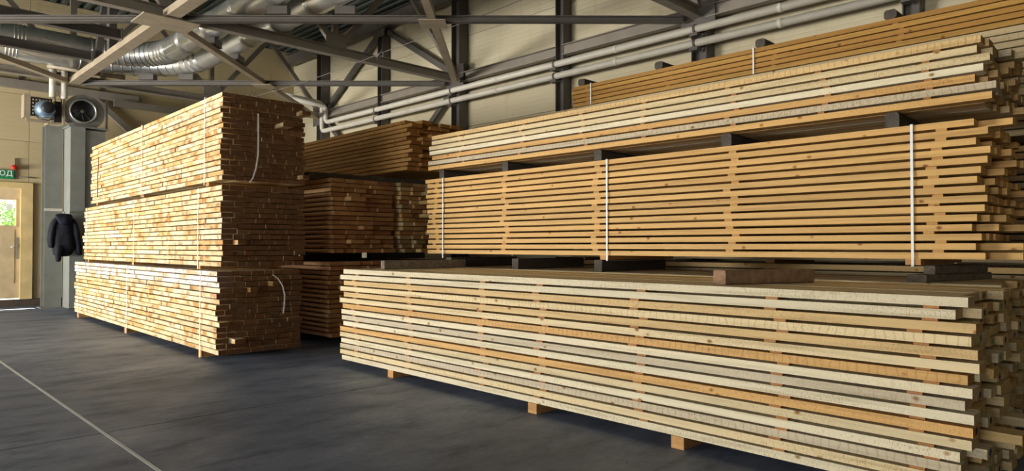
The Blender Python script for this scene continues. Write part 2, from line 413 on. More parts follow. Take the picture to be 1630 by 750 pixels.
for a, b in ((YN[1],YN[2]),(YN[0],YN[1])):
    mid_ = (a+b)/2+ .0
    beam('web_post', (XC, mid_, ZC-.02), (XC, mid_, ZT+.08), .13, .16, M_darksteel, t_)
    beam('web_member', (XC, mid_+.08, ZT), (XC, mid_+1.0, ZC+.03), .11, .13, M_darksteel, t_)
    beam('web_member', (XC, mid_-.1, ZT), (XC, a+.35, ZC+.03), .11, .13, M_darksteel, t_)
for y in YN[1:2]:
    box('gusset_plate', XC-.42, XC+.42, y-.32, y+.32, ZC-.17, ZC-.152, M_primer, t_)
# beam line along the right wall
t_ = thing('wall_girder', 'grey girder along the right wall above the two white pipes', 'girder', (9.72, 11.48, ZC-.1))
for a, b in ((-2,2.4),(2.6,5.36),(5.64,8.35),(8.55,11.34),(11.62,14.35),(14.55,17.3)):
    ibeam('beam_span', (9.74, a, ZC), (9.74, b, ZC), .14, .20, M_steel, t_)
ibeam('eave_beam', (9.74, -2, ZT+.02), (9.74, YB-.1, ZT+.02), .2, .34, M_darksteel, t_)
# vertical bracing of the wall bay
t_ = thing('wall_bracing', 'dark steel braces forming an inverted V on the right wall behind the middle stack', 'bracing', (9.74, 14.45, 2.75))
beam('brace', (9.82, 14.35, ZT-.17), (9.82, 11.72, ZC+.2), .08, .13, M_darksteel, t_)
beam('brace', (9.82, 14.55, ZT-.17), (9.82, 17.2, ZC+.2), .08, .13, M_darksteel, t_)
beam('lower_brace', (9.82, 11.7, ZC-.2), (9.82, 14.3, 2.85), .08, .12, M_darksteel, t_)
beam('lower_brace', (9.82, 17.2, ZC-.2), (9.82, 14.6, 2.85), .08, .12, M_darksteel, t_)
box('gusset_plate', 9.68, 9.70, 14.2, 14.7, ZT-.35, ZT-.1, M_darksteel, t_)
# horizontal cross bracing, each bay
zb = ZC-.10
def cross(ax, ay, bx, by, label, blocks=()):
    """diagonals (ax,ay)-(bx,by) and (ax,by)-(bx,ay)"""
    cx, cy = (ax+bx)/2, (ay+by)/2
    t_ = thing('cross_bracing', label, 'bracing', (cx, cy, zb-.07), 0, 'horizontal cross bracing under the roof')
    e = .26
    def dg(x0,y0,x1,y1,z):
        d = Vector((x1-x0,y1-y0,0)).normalized()
        p = Vector((x0,y0,z))+d*e; q = Vector((x1,y1,z))-d*e
        ibeam('diagonal', p, q, .12, .10, M_darksteel, t_)
        return p, q
    dg(ax,by,bx,ay,zb+.0); 
    d = Vector((bx-ax,by-ay,0)).normalized()
    beam('diagonal', Vector((ax,ay,zb))+d*e, Vector((cx,cy,zb))-d*.065, .12, .10, M_primer, t_)  # light from the gate side put into this diagonal's paler colour
    beam('diagonal', Vector((cx,cy,zb))+d*.065, Vector((bx,by,zb))-d*e, .12, .10, M_primer, t_)
    s = .30; v = [(cx-s,cy,zb-.075),(cx,cy-s,zb-.075),(cx+s,cy,zb-.075),(cx,cy+s,zb-.075)]
    v += [(p[0],p[1],zb-.062) for p in v]
    mesh_obj('gusset_plate', v, [(0,1,2,3),(4,5,6,7),(0,1,5,4),(1,2,6,5),(2,3,7,6),(3,0,4,7)], M_primer, t_)
    for (x_, y_) in blocks:
        b = box('duct_saddle', -.16, .16, -.09, .09, 0, .125, M_darksteel, t_, off=(0,0,0))
        b.location = (x_-cx, y_-cy, .135); b.rotation_euler = (0,0,R(-45) if abs((x_+y_)-(ax+by)) < .02 else R(45))
c1 = (XC+9.72)/2
s1 = XC+YN[1]; s2 = XC+YN[2]
cross(XC, YN[0], 9.72, YN[1], 'crossed dark steel braces under the roof with a bright plate at the top centre', [(4.97,YN[1]-(4.97-XC)*(YN[1]-YN[0])/(9.72-XC)), (5.73,YN[1]-(5.73-XC)*(YN[1]-YN[0])/(9.72-XC))])
cross(XC, YN[1], 9.72, YN[2], 'crossed dark steel braces under the roof just above the tall left stack', [(4.9,YN[1]+(4.9-XC)*(YN[2]-YN[1])/(9.72-XC)),(5.65,YN[1]+(5.65-XC)*(YN[2]-YN[1])/(9.72-XC)),(4.88,YN[2]-(4.88-XC)*(YN[2]-YN[1])/(9.72-XC)),(5.5,YN[2]-(5.5-XC)*(YN[2]-YN[1])/(9.72-XC))])
cross(-2.3, YN[1], XC, YN[2], 'crossed dark steel braces under the roof at the far left, above the door')
for y, lab in ((13.45,'nearer of two grey beams crossing below the left end of the ducts'),(15.4,'further of two grey beams crossing below the left end of the ducts')):
    t_ = thing('duct_beam', lab, 'beam', (0.7, y, ZC-.09))
    ibeam('span', (-2.3, y, ZC+.06), (XC-.13, y, ZC+.06), .14, .17, M_darksteel, t_)
    box('end_plate', XC-.13, XC-.115, y-.1, y+.1, ZC-.04, ZC+.16, M_darksteel, t_)
# back wall girt and brace
t_ = thing('wall_rail', 'grey horizontal rail fixed high on the far wall behind the fans', 'rail', (3.5, YB-.1, 5.1))
channel('rail', (XL+.1, YB-.07, 5.12), (5.6, YB-.07, 5.12), .12, .20, M_steel, t_)
channel('rail', (5.0, YB-.19, 4.98), (9.6, YB-.19, 4.98), .10, .16, M_steel, t_)
for x_ in (3.07, 4.75): box('hanger', x_-.03, x_+.03, YB-.05, YB-.012, 5.33, 5.9, M_darksteel, t_)
t_ = thing('wall_brace', 'grey diagonal brace on the far wall behind the tall left stack', 'bracing', (4.6, YB-.1, 2.3))
beam('brace', (4.6, YB-.09, 5.1), (7.9, YB-.09, 2.2), .10, .14, M_steel, t_)

# pipes on the right wall
def wallpipe(z, r, yend, ztop, label, xx):
    t_ = thing('heating_pipe', label, 'pipe', (xx, 8, z-r), 0, 'white pipes along the right wall')
    pts = [(xx, -2.5, z)]
    pts += [(xx, yend-.14, z), (xx, yend-.06, z+.02), (xx, yend-.015, z+.07), (xx, yend, z+.15), (xx, yend, ztop-.14),
            (xx-.02, yend, ztop-.05), (xx-.07, yend, ztop-.01), (xx-.16, yend, ztop), (xx-1.1, yend+.25, ztop+.12)]
    tube('pipe_run', pts, r, M_pipe, t_, seg=14)
    for y in [1.2, 4.1, 7.0, 10.0, 13.0, 15.8]:
        tube('pipe_collar', [(xx, y, z), (xx, y+.06, z)], r*1.13, M_pipe, t_, seg=14)
    for y in [2.5,5.5,8.45,11.48,14.45]:
        tube('pipe_clamp', [(xx, y-.02, z), (xx, y+.02, z)], r*1.16, M_darksteel, t_, seg=14)
        box('pipe_bracket', 9.53, 9.672, y-.07, y+.07, z-r*1.16-.05, z-r*1.16, M_darksteel, t_)
wallpipe(4.845, .062, 16.9, 5.30, 'upper of two white pipes along the right wall, bending up at its far end', 9.60)
wallpipe(4.62, .062, 17.1, 5.42, 'lower of two white pipes along the right wall, bending up at its far end', 9.60)

# ------------------------------------------------------------------ ventilation ducts
def duct(xc, yc, z, r, Rb, label):
    t_ = thing('ventilation_duct', label, 'duct', (xc, 10, z-r), 0, 'galvanised round ducts under the roof')
    ye = yc-Rb
    y = -1.0; k = 0
    while y < ye-.01:
        y2 = min(y+1.25, ye)
        tube('duct_section', [(xc,y,z),(xc,y2-.004,z)], r, M_galv, t_, seg=28, caps=False)
        for dy in (0, .05, .10):
            lathe('seam_ring', [(r+.002,-.012),(r+.014,0),(r+.002,.012)], (xc,y2-.13+dy,z), (0,1,0), M_galv, t_, seg=28)
        y = y2
    n = 14
    for i in range(n):
        a0, a1 = math.pi/2*i/n, math.pi/2*(i+1)/n
        p = [(xc-Rb+Rb*math.cos(a), ye+Rb*math.sin(a), z) for a in (a0, a1)]
        tube('elbow_gore', p, r, M_galv, t_, seg=28, caps=False)
        d = Vector((-math.sin(a1), math.cos(a1), 0))
        lathe('seam_ring', [(r+.004,-.015),(r+.020,0),(r+.004,.015)], p[1], d, M_galv, t_, seg=28)
    x = xc-Rb
    while x > XL+.2:
        x2 = max(x-1.5, XL+.05)
        tube('duct_section', [(x,yc,z),(x2+.004,yc,z)], r, M_galv, t_, seg=28, caps=False)
        for dx in (0,.06,.12,.18):
            lathe('seam_ring', [(r+.002,-.012),(r+.014,0),(r+.002,.012)], (x2+.2+dx,yc,z), (1,0,0), M_galv, t_, seg=28)
        x = x2
duct(4.90, 16.05, 5.475, .24, 1.2, 'nearer of two silvery round ducts, bending left behind the beige girder')
duct(5.60, 16.95, 5.475, .24, 1.9, 'further of two silvery round ducts, bending left beneath the other')

# ------------------------------------------------------------------ column with the fan housing
t_ = thing('steel_column', 'grey H-shaped steel column beside the fan housing near the door', 'column', (3.55, 18.6, 0))
ibeam('shaft', (3.56, 18.62, .02), (3.56, 18.62, 4.18), .34, .34, M_colgrey, t_, tw=.014, tf=.02)
box('base_plate', 3.33, 3.80, 18.38, 18.86, 0, .02, M_colgrey, t_)
box('batten_plate', 3.39, 3.73, 18.42, 18.449, 2.22, 2.28, M_pipe, t_)
t_ = thing('fan_housing', 'tall grey sheet metal housing standing by the far column under the round fan', 'housing', (4.02, 18.2, 0))
box('front_sheet', 3.76, 4.05, 17.86, 18.52, .01, 4.12, M_box, t_)
box('rear_sheet', 4.055, 4.46, 17.90, 18.52, .01, 4.08, M_galvdark, t_)
box('top_flange', 3.72, 4.52, 17.82, 18.56, 4.121, 4.15, M_galvdark, t_)
# scroll fan on top: snail housing, inlet ring, rotor
t_ = thing('centrifugal_fan', 'round centrifugal fan with a dark inlet on top of the housing', 'fan', (4.05, 18.1, 4.15))
fc = Vector((4.03, 0, 4.52)); prof = []
for k in range(33):
    a = R(-70) + 2*math.pi*k/32*.92
    rr = .33 + .13*(1-k/32)
    prof.append((fc.x + rr*math.cos(a)*1.0, max(4.158, fc.z + rr*math.sin(a)*.95)))
prof += [(fc.x-.40, 4.155), (fc.x+.42, 4.153)]
n = len(prof)
v = [(x_, 17.95, z_) for x_, z_ in prof]+[(x_, 18.42, z_) for x_, z_ in prof]
mesh_obj('scroll_casing', v, [tuple(range(n)), tuple(range(2*n-1,n-1,-1))]+[(k,(k+1)%n,n+(k+1)%n,n+k) for k in range(n)], M_galvdark, t_)
lathe('inlet_ring', [(.245,0),(.285,-.015),(.285,-.055),(.262,-.07),(.245,-.055),(.240,0)], (fc.x-.02,17.95,fc.z-.01), (0,1,0), M_galv, t_)
lathe('inlet_mouth', [(.0,-.012),(.24,-.012),(.243,-.004)], (fc.x-.02,17.95,fc.z-.01), (0,1,0), M_rubber, t_)
lathe('rotor_hub', [(0,-.06),(.03,-.06),(.05,-.02),(.05,-.012)], (fc.x-.02,17.95,fc.z-.01), (0,1,0), M_darksteel, t_, seg=16)
for k in range(10):
    a = 2*math.pi*k/10; b = a+.35
    pc = lambda r_, an, y_: (fc.x-.02+r_*math.cos(an), y_, fc.z-.01+r_*math.sin(an))
    mesh_obj('rotor_blade', [pc(.06,a,17.936),pc(.23,b,17.936),pc(.23,b+.05,17.925),pc(.06,a+.08,17.925)], [(0,1,2,3)], M_rubber, t_)
box('side_frame', 4.47, 4.51, 17.9, 17.95, 4.15, 4.82, M_darksteel, t_)
box('side_frame', 3.62, 3.66, 17.9, 17.95, 4.15, 4.80, M_primer, t_)
# second blower with perforated plate
t_ = thing('blower_unit', 'blower with a bluish motor and a black perforated plate left of the round fan', 'fan', (3.2, 17.9, 4.1))
us = [3.02+.40*k/13 for k in range(14)]; zz = [4.28+.42*k/11 for k in range(12)]
pl = holed('perforated_plate', us, zz, lambda i,j: not (i%2==1 and j%2==1 and i<12), lambda u,v,k: (u, 17.95+k, v), .02, M_rubber, t_)
box('plate_edge', 2.90, 3.015, 17.93, 18.25, 4.24, 4.74, M_primer, t_)
lathe('motor_bell', [(0,.02),(.20,.02),(.20,-.04),(.17,-.16),(.13,-.20),(.0,-.20)], (3.28,17.93,4.44), (0,1,0), plain('bluish_zinc', lin((150,178,205)), .3, .7, .2, 8), t_)
lathe('motor', [(0,-.30),(.10,-.30),(.125,-.28),(.125,-.19)], (3.30,17.93,4.46), (0,1,0), M_rubber, t_)
tube('cable', [(3.1,17.9,4.3),(3.15,17.75,4.2),(3.3,17.7,4.18),(3.46,17.78,4.25),(3.5,17.85,4.5),(3.44,17.82,4.72),(3.50,17.8,4.80),(3.56,17.82,4.70),(3.58,17.86,4.60)], .012, M_rubber, t_, seg=6)
box('side_casing', 3.46, 3.60, 17.93, 18.35, 4.2, 4.66, M_rubber, t_)
box('mount_bracket', 3.40, 3.46, 17.97, 18.62, 4.1805, 4.24, M_primer, t_)
box('mount_arm', 2.95, 3.60, 18.0, 18.06, 4.16, 4.22, M_primer, t_)
for x_, lab in ((3.31,'left of two short cream pipes dropping to the fans'), (3.525,'right of two short cream pipes dropping to the fans')):
    t_ = thing('drop_pipe', lab, 'pipe', (x_, 17.36, 4.62))
    tube('pipe_body', [(x_,17.36,4.64),(x_,17.36,5.20)], .065, M_pipe, t_, seg=16)
    tube('pipe_collar', [(x_,17.36,5.20),(x_,17.36,5.235)], .08, M_galvdark, t_, seg=16)
t_ = thing('supply_pipe', 'pale horizontal pipe above the two drop pipes under the ducts', 'pipe', (4.2, 17.31, 5.24))
tube('pipe_body', [(3.2,17.31,5.30),(4.7,17.31,5.30)], .058, M_primer, t_, seg=14)
tube('pipe_collar', [(4.2,17.31,5.30),(4.26,17.31,5.30)], .07, M_primer, t_, seg=14)

# jacket hanging on the column
jk = thing('jacket', 'black padded jacket hanging on the grey column by the door', 'jacket', (3.62, 17.72, 1.05))
def loft(name, rings, m_, parent, seg=20, amp=.0, seed=1):
    rr = random.Random(seed); v = []; f = []
    for (cx, cy, cz, rx, ry, fold) in rings:
        ph = rr.random()*6
        for k in range(seg):
            a = 2*math.pi*k/seg
            q = 1+fold*math.sin(5*a+ph)+amp*(rr.random()-.5)
            v.append((cx+rx*q*math.cos(a), cy+ry*q*math.sin(a), cz))
    n = len(rings)
    for i in range(n-1):
        for k in range(seg): f.append((i*seg+k, i*seg+(k+1)%seg, (i+1)*seg+(k+1)%seg, (i+1)*seg+k))
    f += [tuple(range(seg)), tuple(range((n-1)*seg+seg-1,(n-1)*seg-1,-1))]
    o = mesh_obj(name, v, f, m_, parent, smooth=True)
    md = o.modifiers.new('s','SUBSURF'); md.levels = 1; md.render_levels = 1
    return o
jx, jy = 3.62, 17.70
M_black2 = plain('dark_navy_cloth', lin((24,26,40)), .7, 0, .3, 12, .5, .3)
loft('torso', [(jx,jy,2.10,.09,.05,.05),(jx,jy,2.05,.15,.08,.06),(jx,jy-.01,1.97,.19,.10,.10),(jx,jy-.01,1.88,.215,.12,.05),(jx+.01,jy-.01,1.81,.20,.11,.11),(jx,jy-.01,1.73,.225,.125,.05),(jx+.01,jy-.01,1.65,.205,.11,.11),(jx,jy-.01,1.57,.23,.13,.06),(jx+.01,jy-.01,1.48,.21,.115,.11),(jx,jy-.01,1.40,.235,.13,.06),(jx,jy,1.32,.20,.11,.13),(jx-.02,jy,1.24,.19,.10,.10),(jx-.03,jy,1.18,.13,.08,.16)], M_black, jk, amp=.09, seed=3)
loft('hood', [(jx-.02,jy-.04,2.14,.13,.05,.10),(jx-.03,jy-.08,2.09,.17,.08,.10),(jx-.02,jy-.11,2.01,.16,.09,.14),(jx-.01,jy-.12,1.93,.12,.07,.12),(jx,jy-.11,1.86,.05,.04,.1)], M_black2, jk, amp=.14, seed=5)
loft('sleeve', [(jx-.14,jy-.02,2.05,.05,.05,.05),(jx-.19,jy-.03,1.95,.075,.08,.08),(jx-.22,jy-.03,1.84,.07,.075,.12),(jx-.235,jy-.03,1.73,.08,.085,.05),(jx-.245,jy-.03,1.62,.068,.07,.12),(jx-.25,jy-.03,1.52,.075,.08,.05),(jx-.245,jy-.02,1.43,.06,.065,.10),(jx-.24,jy-.02,1.37,.055,.055,.05)], M_black, jk, seg=14, amp=.10, seed=7)
loft('sleeve', [(jx+.13,jy-.02,2.05,.05,.05,.05),(jx+.18,jy-.03,1.96,.075,.08,.08),(jx+.21,jy-.03,1.82,.072,.08,.12),(jx+.23,jy-.03,1.68,.085,.09,.05),(jx+.25,jy-.03,1.54,.07,.075,.12),(jx+.27,jy-.02,1.42,.08,.085,.05),(jx+.28,jy-.02,1.30,.065,.07,.10),(jx+.29,jy-.02,1.20,.06,.06,.05)], M_black2, jk, seg=14, amp=.10, seed=9)
loft('hanging_scarf', [(jx-.10,jy-.11,1.45,.07,.05,.08),(jx-.12,jy-.12,1.30,.08,.05,.14),(jx-.13,jy-.12,1.15,.06,.05,.14),(jx-.12,jy-.11,1.06,.05,.04,.08)], M_black, jk, seg=12, amp=.12, seed=11)
box('hook', jx-.01, jx+.01, jy-.03, jy+.14, 2.15, 2.18, M_galvdark, jk)

# exit sign, beacon
sg = thing('exit_sign', 'green exit sign with white lettering above the door', 'sign', (2.70, YB-.03, 2.99))
box('sign_body', 2.32, 2.97, YB-.06, YB-.012, 2.98, 3.19, M_green, sg)
fc_ = bpy.data.curves.new('lettering', 'FONT'); fc_.body = 'ВЫХОД'; fc_.size = .165; fc_.extrude = .002; fc_.align_x = 'RIGHT'
to = bpy.data.objects.new('lettering_curve', fc_); col.objects.link(to)
bpy.context.view_layer.update()
me = bpy.data.meshes.new_from_object(to.evaluated_get(bpy.context.evaluated_depsgraph_get()))
bpy.data.objects.remove(to); me.materials.clear(); me.materials.append(M_white)
lt = bpy.data.objects.new('lettering', me); link(lt, sg); lt['kind'] = 'stuff'
lt.rotation_euler = (R(90), 0, 0); lt.location = (2.945-2.70, -.034, .065)
bc = thing('alarm_beacon', 'small red alarm beacon beside the exit sign', 'beacon', (2.97, YB-.06, 3.2))
lathe('dome', [(0,.10),(.05,.085),(.07,.03),(.07,0),(0,0)], (2.96,YB-.08,3.22), (.3,-.3,1), M_red, bc, seg=16)
box('bracket', 2.985, 3.005, YB-.05, YB-.012, 3.02, 3.48, M_darksteel, bc)
cd = thing('cable_conduit', 'thin cable run along the far wall above the door', 'cable', (2.9, YB-.03, 2.95))
tube('cable_run', [(3.06,YB-.02,3.04),(3.25,YB-.02,3.05),(3.40,YB-.02,3.04)], .012, M_cable, cd, seg=6)

# thin wire with its tangles, strung under the roof
wi = thing('hanging_wire', 'thin slack wire with a small tangle strung below the roof braces', 'wire', (7.3, 10.0, 4.5))
A = Vector((8.2, 6.9, 5.62)); B = Vector((7.05, 10.5, 4.95)); C_ = Vector((6.2, 13.8, 4.55)); D_ = Vector((5.3, 13.9, 4.05))
def sag(p, q, s, n=10): return [p.lerp(q, k/n)-Vector((0,0,s*4*(k/n)*(1-k/n))) for k in range(n+1)]
tube('wire_span', sag(A, B, .02)+sag(B, C_, .05)[1:]+sag(C_, D_, .04)[1:], .006, M_cable, wi, seg=5)
rr = random.Random(4)
tube('tangle', [B+Vector((rr.uniform(-.07,.07), rr.uniform(-.07,.07), rr.uniform(-.1,.06))) for k in range(22)], .010, M_galvdark, wi, seg=5)
tube('tangle', [C_+Vector((rr.uniform(-.15,.15), rr.uniform(-.15,.15), rr.uniform(-.1,.12))) for k in range(14)], .006, M_cable, wi, seg=5)

# ------------------------------------------------------------------ timber packs
mesh_cache = {}
def board_mesh(wd, th, ln_, ms, me_):
    key = (round(wd,3), round(th,3), round(ln_,2), ms.name, me_.name)
    if key not in mesh_cache:
        m_ = bpy.data.meshes.new('board')
        m_.from_pydata(bv(-wd/2, wd/2, 0, ln_, -th/2, th/2), [], BF)
        m_.materials.append(ms); m_.materials.append(me_)
        m_.polygons[2].material_index = 1; m_.polygons[4].material_index = 1
        mesh_cache[key] = m_
    return mesh_cache[key]
def jit(c, a, r_):
    k = 1+r_.uniform(-a, a); h = r_.uniform(-a, a)*.35
    return (min(1,c[0]*k), min(1,c[1]*k*(1-h*.4)), min(1,c[2]*k*(1-h)), 1)
CREAM = lin((220,200,156)); WHITE = lin((218,206,174)); ORANGE = lin((208,164,100)); TAN = lin((214,182,126)); GOLD = lin((209,168,103))
GREY = lin((200,186,158)); REDB = lin((182,136,98)); BROWN = lin((196,156,108)); OCHRE = lin((176,134,64)); DULL = lin((176,158,122))
STICK = lin((166,114,62))
M_stick = None
def pack(label, x0, y0, z0, yaw, rows, pitch, th, cols, W, L, colors, ms=M_board, me_=M_end, seed=1, ragn=.06, ragf=.06,
         xj=.006, pieces=None, vary=None, stick=STICK, toprows=None, stickers=(), straps=(), bearers=(), bh=.08, bmat=None, front=None, long_=0.05, group='packs of sawn timber', sw=.05, twist=.0015):
    r_ = random.Random(seed)
    t_ = thing('timber_pack', label, 'timber pack', (x0, y0, z0), R(yaw), group)
    def put(name, me_obj, loc, color, rz=0.0):
        o = bpy.data.objects.new(name, me_obj); o.location = loc; o.rotation_euler = (0, 0, rz); o.color = color
        o.parent = t_; col.objects.link(o); return o
    bw = W/cols
    for i in range(rows):
        z = i*pitch + th/2
        rowsh = r_.uniform(-ragn, ragn)*(1.8 if pieces else .5)
        top = rows-1-i
        cells = [(c_*bw, bw) for c_ in range(cols)]
        if vary:
            cells = []; xx = 0.0
            while xx < W-.001:
                q = r_.uniform(*vary)
                if W-(xx+q) < vary[0]: q = W-xx
                cells.append((xx, q)); xx += q
        for c_, (cx0, cw) in enumerate(cells):
            if front and c_ == 0: base = front[min(top, len(front)-1)]; mm = base[1] if isinstance(base[1], bpy.types.Material) else ms; base = base[0] if isinstance(base[1], bpy.types.Material) else base
            else: base = r_.choice(colors); mm = ms
            x = cx0+cw/2 + r_.uniform(-xj, xj)*(1.0 if c_ == 0 else .4)
            ys = rowsh + r_.uniform(-ragn, ragn)*(.45 if pieces and c_ else 1) - (r_.uniform(.1,.22) if c_ and r_.random() < long_ else 0)
            ye = L + r_.uniform(-ragf, ragf) + (r_.uniform(.08,.2) if r_.random() < long_ else 0)
            wj = round(cw - r_.choice((.006,.009,.014) if vary else (.003,.005,.009)), 3)
            if pieces and c_ == 0:
                y = ys
                while y < ye-.2:
                    q = r_.uniform(*pieces)
                    if ye-(y+q) < .35: q = ye-y
                    put('board', board_mesh(wj, th, round(q-.006,2), mm, me_), (x+r_.uniform(-.005,.005), y, z), jit(toprows if toprows and top < 3 else r_.choice(colors), .10, r_))
                    y += round(q-.006,2)+.007
            else:
                put('board', board_mesh(wj, th, round((ye-ys)/.02)*.02, mm, me_), (x, ys, z+r_.uniform(-.001,.001)), jit(base, .09, r_), r_.uniform(-twist, twist)*.4)
        if i < rows-1 and pitch-th > .004:
            gp = pitch-th-.0015
            for sy in stickers:
                y = sy + r_.uniform(-.05,.05)
                off = r_.uniform(-.002,.022)
                key = ('st', round(gp,4), round(W,2), round(sw,3))
                if key not in mesh_cache:
                    m_ = bpy.data.meshes.new('sticker'); m_.from_pydata(bv(0, W+.01, -sw/2, sw/2, -gp/2, gp/2), [], BF)
                    m_.materials.append(M_board); mesh_cache[key] = m_
                put('sticker', mesh_cache[key], (off, y, i*pitch+th+(pitch-th)/2), jit(stick, .12, r_))
    H = (rows-1)*pitch+th
    for by in bearers:
        y0_, y1_ = by-.05, by+.05
        o = mesh_obj('bearer', bv(r_.uniform(-.01,.03), W-.01, y0_, y1_, -bh, -.0005), BF, bmat or M_board, t_, off=(0,0,0)); o.color = (*lin((196,148,92)), 1)
    for s in straps:
        y, low = (s if isinstance(s, tuple) else (s, 0.0))
        e = .012; q = .0022; hw = .009
        ins = [(-e,-low-.004),(W+e,-low-.004),(W+e,H+.004),(-e,H+.004)]
        outs = [(-e-q,-low-.004-q),(W+e+q,-low-.004-q),(W+e+q,H+.004+q),(-e-q,H+.004+q)]
        v = []; 
        for yy in (y-hw, y+hw):
            v += [(a,yy,b) for a,b in ins]+[(a,yy,b) for a,b in outs]
        f = []
        for k in range(4):
            k2 = (k+1)%4
            f += [(k,k2,8+k2,8+k),(4+k,4+k2,12+k2,12+k),(k,k2,4+k2,4+k),(8+k,8+k2,12+k2,12+k)]
        mesh_obj('strap', v, f, M_strap, t_, off=(0,0,0))
    return t_

# --- front right pack (nearest)
Fc = [(WHITE,M_board),(WHITE,M_board),(TAN,M_board),(CREAM,M_rough),(TAN,M_board),(CREAM,M_board),(ORANGE,M_rough),(WHITE,M_board),(GREY,M_board),(WHITE,M_board),(ORANGE,M_board),(CREAM,M_board),(WHITE,M_board),(GREY,M_rough),(CREAM,M_board),(WHITE,M_board)]
XF = 4.13
pack('pale cream timber pack lying on the floor at the front right', XF, .83, .085, -.85, 16, .0668, .0505, 8, 1.22, 6.22, [CREAM,WHITE,TAN,CREAM], M_board, M_end, 21, .05, .05,
     stickers=[.2,1.0,2.04,3.02,3.76,4.9,5.93], bearers=[.45,1.7,3.1,5.25], front=Fc, bh=.085, long_=.015, sw=.075)
# --- pack behind it, under the golden one
pack('pale timber pack behind the front one, under the golden strapped pack', 5.52, .92, .085, -.2, 16, .0668, .0535, 8, 1.22, 6.3, [CREAM,WHITE,TAN], M_board, M_end, 22, .06, .05,
     stickers=[.4,2.1,3.6,5.7], bearers=[.3,2.2,4.1,5.9], bh=.085, long_=.01)
# --- golden pack
zM = 1.312
pack('golden planed timber pack with three white straps, in the middle of the right stack', 5.60, 1.02, zM, -.1, 15, .0668, .0465, 9, 1.25, 6.2, [GOLD,GOLD,lin((204,162,98))], M_smooth, M_endlight, 23, .05, .04,
     stickers=[.28,1.85,3.35,4.72,6.02], straps=[(.42,.05),(3.2,.05),(5.85,.05)], bearers=[.42,3.25], bh=.045, long_=.12, sw=.07, stick=lin((196,148,84)))
# --- pale mixed pack on top of it
zU = 2.425
Uc = [(TAN,M_rough),(CREAM,M_board),(CREAM,M_board),(WHITE,M_board),(ORANGE,M_board),(GREY,M_rough),(GOLD,M_board)]
pack('pale and orange mixed timber pack on top of the golden pack', 5.62, .98, zU, -.15, 7, .0668, .050, 9, 1.25, 6.2, [CREAM,TAN,WHITE], M_board, M_endbrown, 24, .06, .06,
     stickers=[.35,1.1,1.9,2.8,3.6,4.5,5.6], front=Uc, long_=.08)
# --- stack at the back right: three packs and a golden brown one on top
pack('timber pack on the floor at the back right, glimpsed past the front pack', 7.68, .5, .1, 0, 16, .070, .056, 8, 1.2, 6.3, [TAN,BROWN,DULL], M_board, M_endbrown, 25, .05, .05, stickers=[.3,3,5.8], bearers=[.3,3,5.8], bh=.1)
pack('dull timber pack at the back right, level with the golden pack', 7.68, .45, 1.255, 0, 16, .068, .050, 8, 1.2, 6.3, [DULL,BROWN,TAN], M_board, M_endbrown, 26, .05, .05, stickers=[.3,3,5.8], bearers=[.3,3,5.8], bh=.045)
pack('pale dull timber pack at the back right whose top edge shows above the mixed pack', 7.66, .55, 2.42, 0, 15, .0685, .056, 8, 1.2, 8.0, [DULL,lin((190,172,134))], M_board, M_endbrown, 27, .05, .05, stickers=[.3,3,5.8], bearers=[.3,3,5.8], bh=.09)
pack('topmost golden brown timber pack at the upper right with two white straps', 7.72, .45, 3.462, 0, 5, .0625, .050, 8, 1.2, 6.0, [OCHRE,lin((166,122,56))], M_smooth, M_endlight, 28, .03, .03, stickers=[.3,1.65,3.0,4.4,5.7], straps=[5.65,3.2], long_=0)
# --- middle background stacks
NB = [BROWN,REDB,lin((190,150,104)),lin((206,168,122))]
pack('brown timber pack on the floor between the two big stacks', 4.92, 8.55, .13, -.3, 16, .067, .054, 5, 1.03, 6.2, NB, M_board, M_endbrown, 31, .05, .05, vary=(.15,.26), stickers=[.25,2,4,5.9], bearers=[.9,3,5.6], bmat=M_bearerdark, bh=.13, long_=.12)
pack('brown timber pack above the floor pack between the two big stacks', 4.95, 8.52, 1.315, -.2, 16, .067, .054, 5, 1.03, 6.2, NB, M_board, M_endbrown, 32, .04, .05, vary=(.15,.26), stickers=[.25,2,4,5.9], bearers=[.9,3,5.6], bmat=M_bearerdark, bh=.11, long_=.05)
pack('timber pack hidden low behind the front pack, right of the brown one', 6.15, 8.5, .13, 0, 16, .067, .054, 5, 1.1, 6.2, NB, M_board, M_endbrown, 33, .05, .05, stickers=[.25,3,5.9], bearers=[.9,3,5.6], bmat=M_bearerdark, bh=.13)
pack('narrow-looking timber pack right of the brown one, beside the end of the golden pack', 6.10, 8.46, 1.315, 0, 16, .0675, .054, 5, 1.1, 6.2, [BROWN,TAN,DULL,CREAM], M_board, M_endbrown, 34, .07, .05, vary=(.15,.26), stickers=[.25,3,5.9], bearers=[.9,3,5.6], bmat=M_bearerdark, bh=.11, long_=.1)
pack('light brown timber pack lying highest in the middle, below the white pipes', 6.36, 8.62, 2.615, -1.0, 12, .067, .052, 6, 1.2, 6.1, [lin((206,160,96)),lin((214,170,106)),lin((198,150,88))], M_board, M_endbrown, 35, .10, .05, stickers=[.25,1.6,3.1,4.6,5.9], long_=.2)
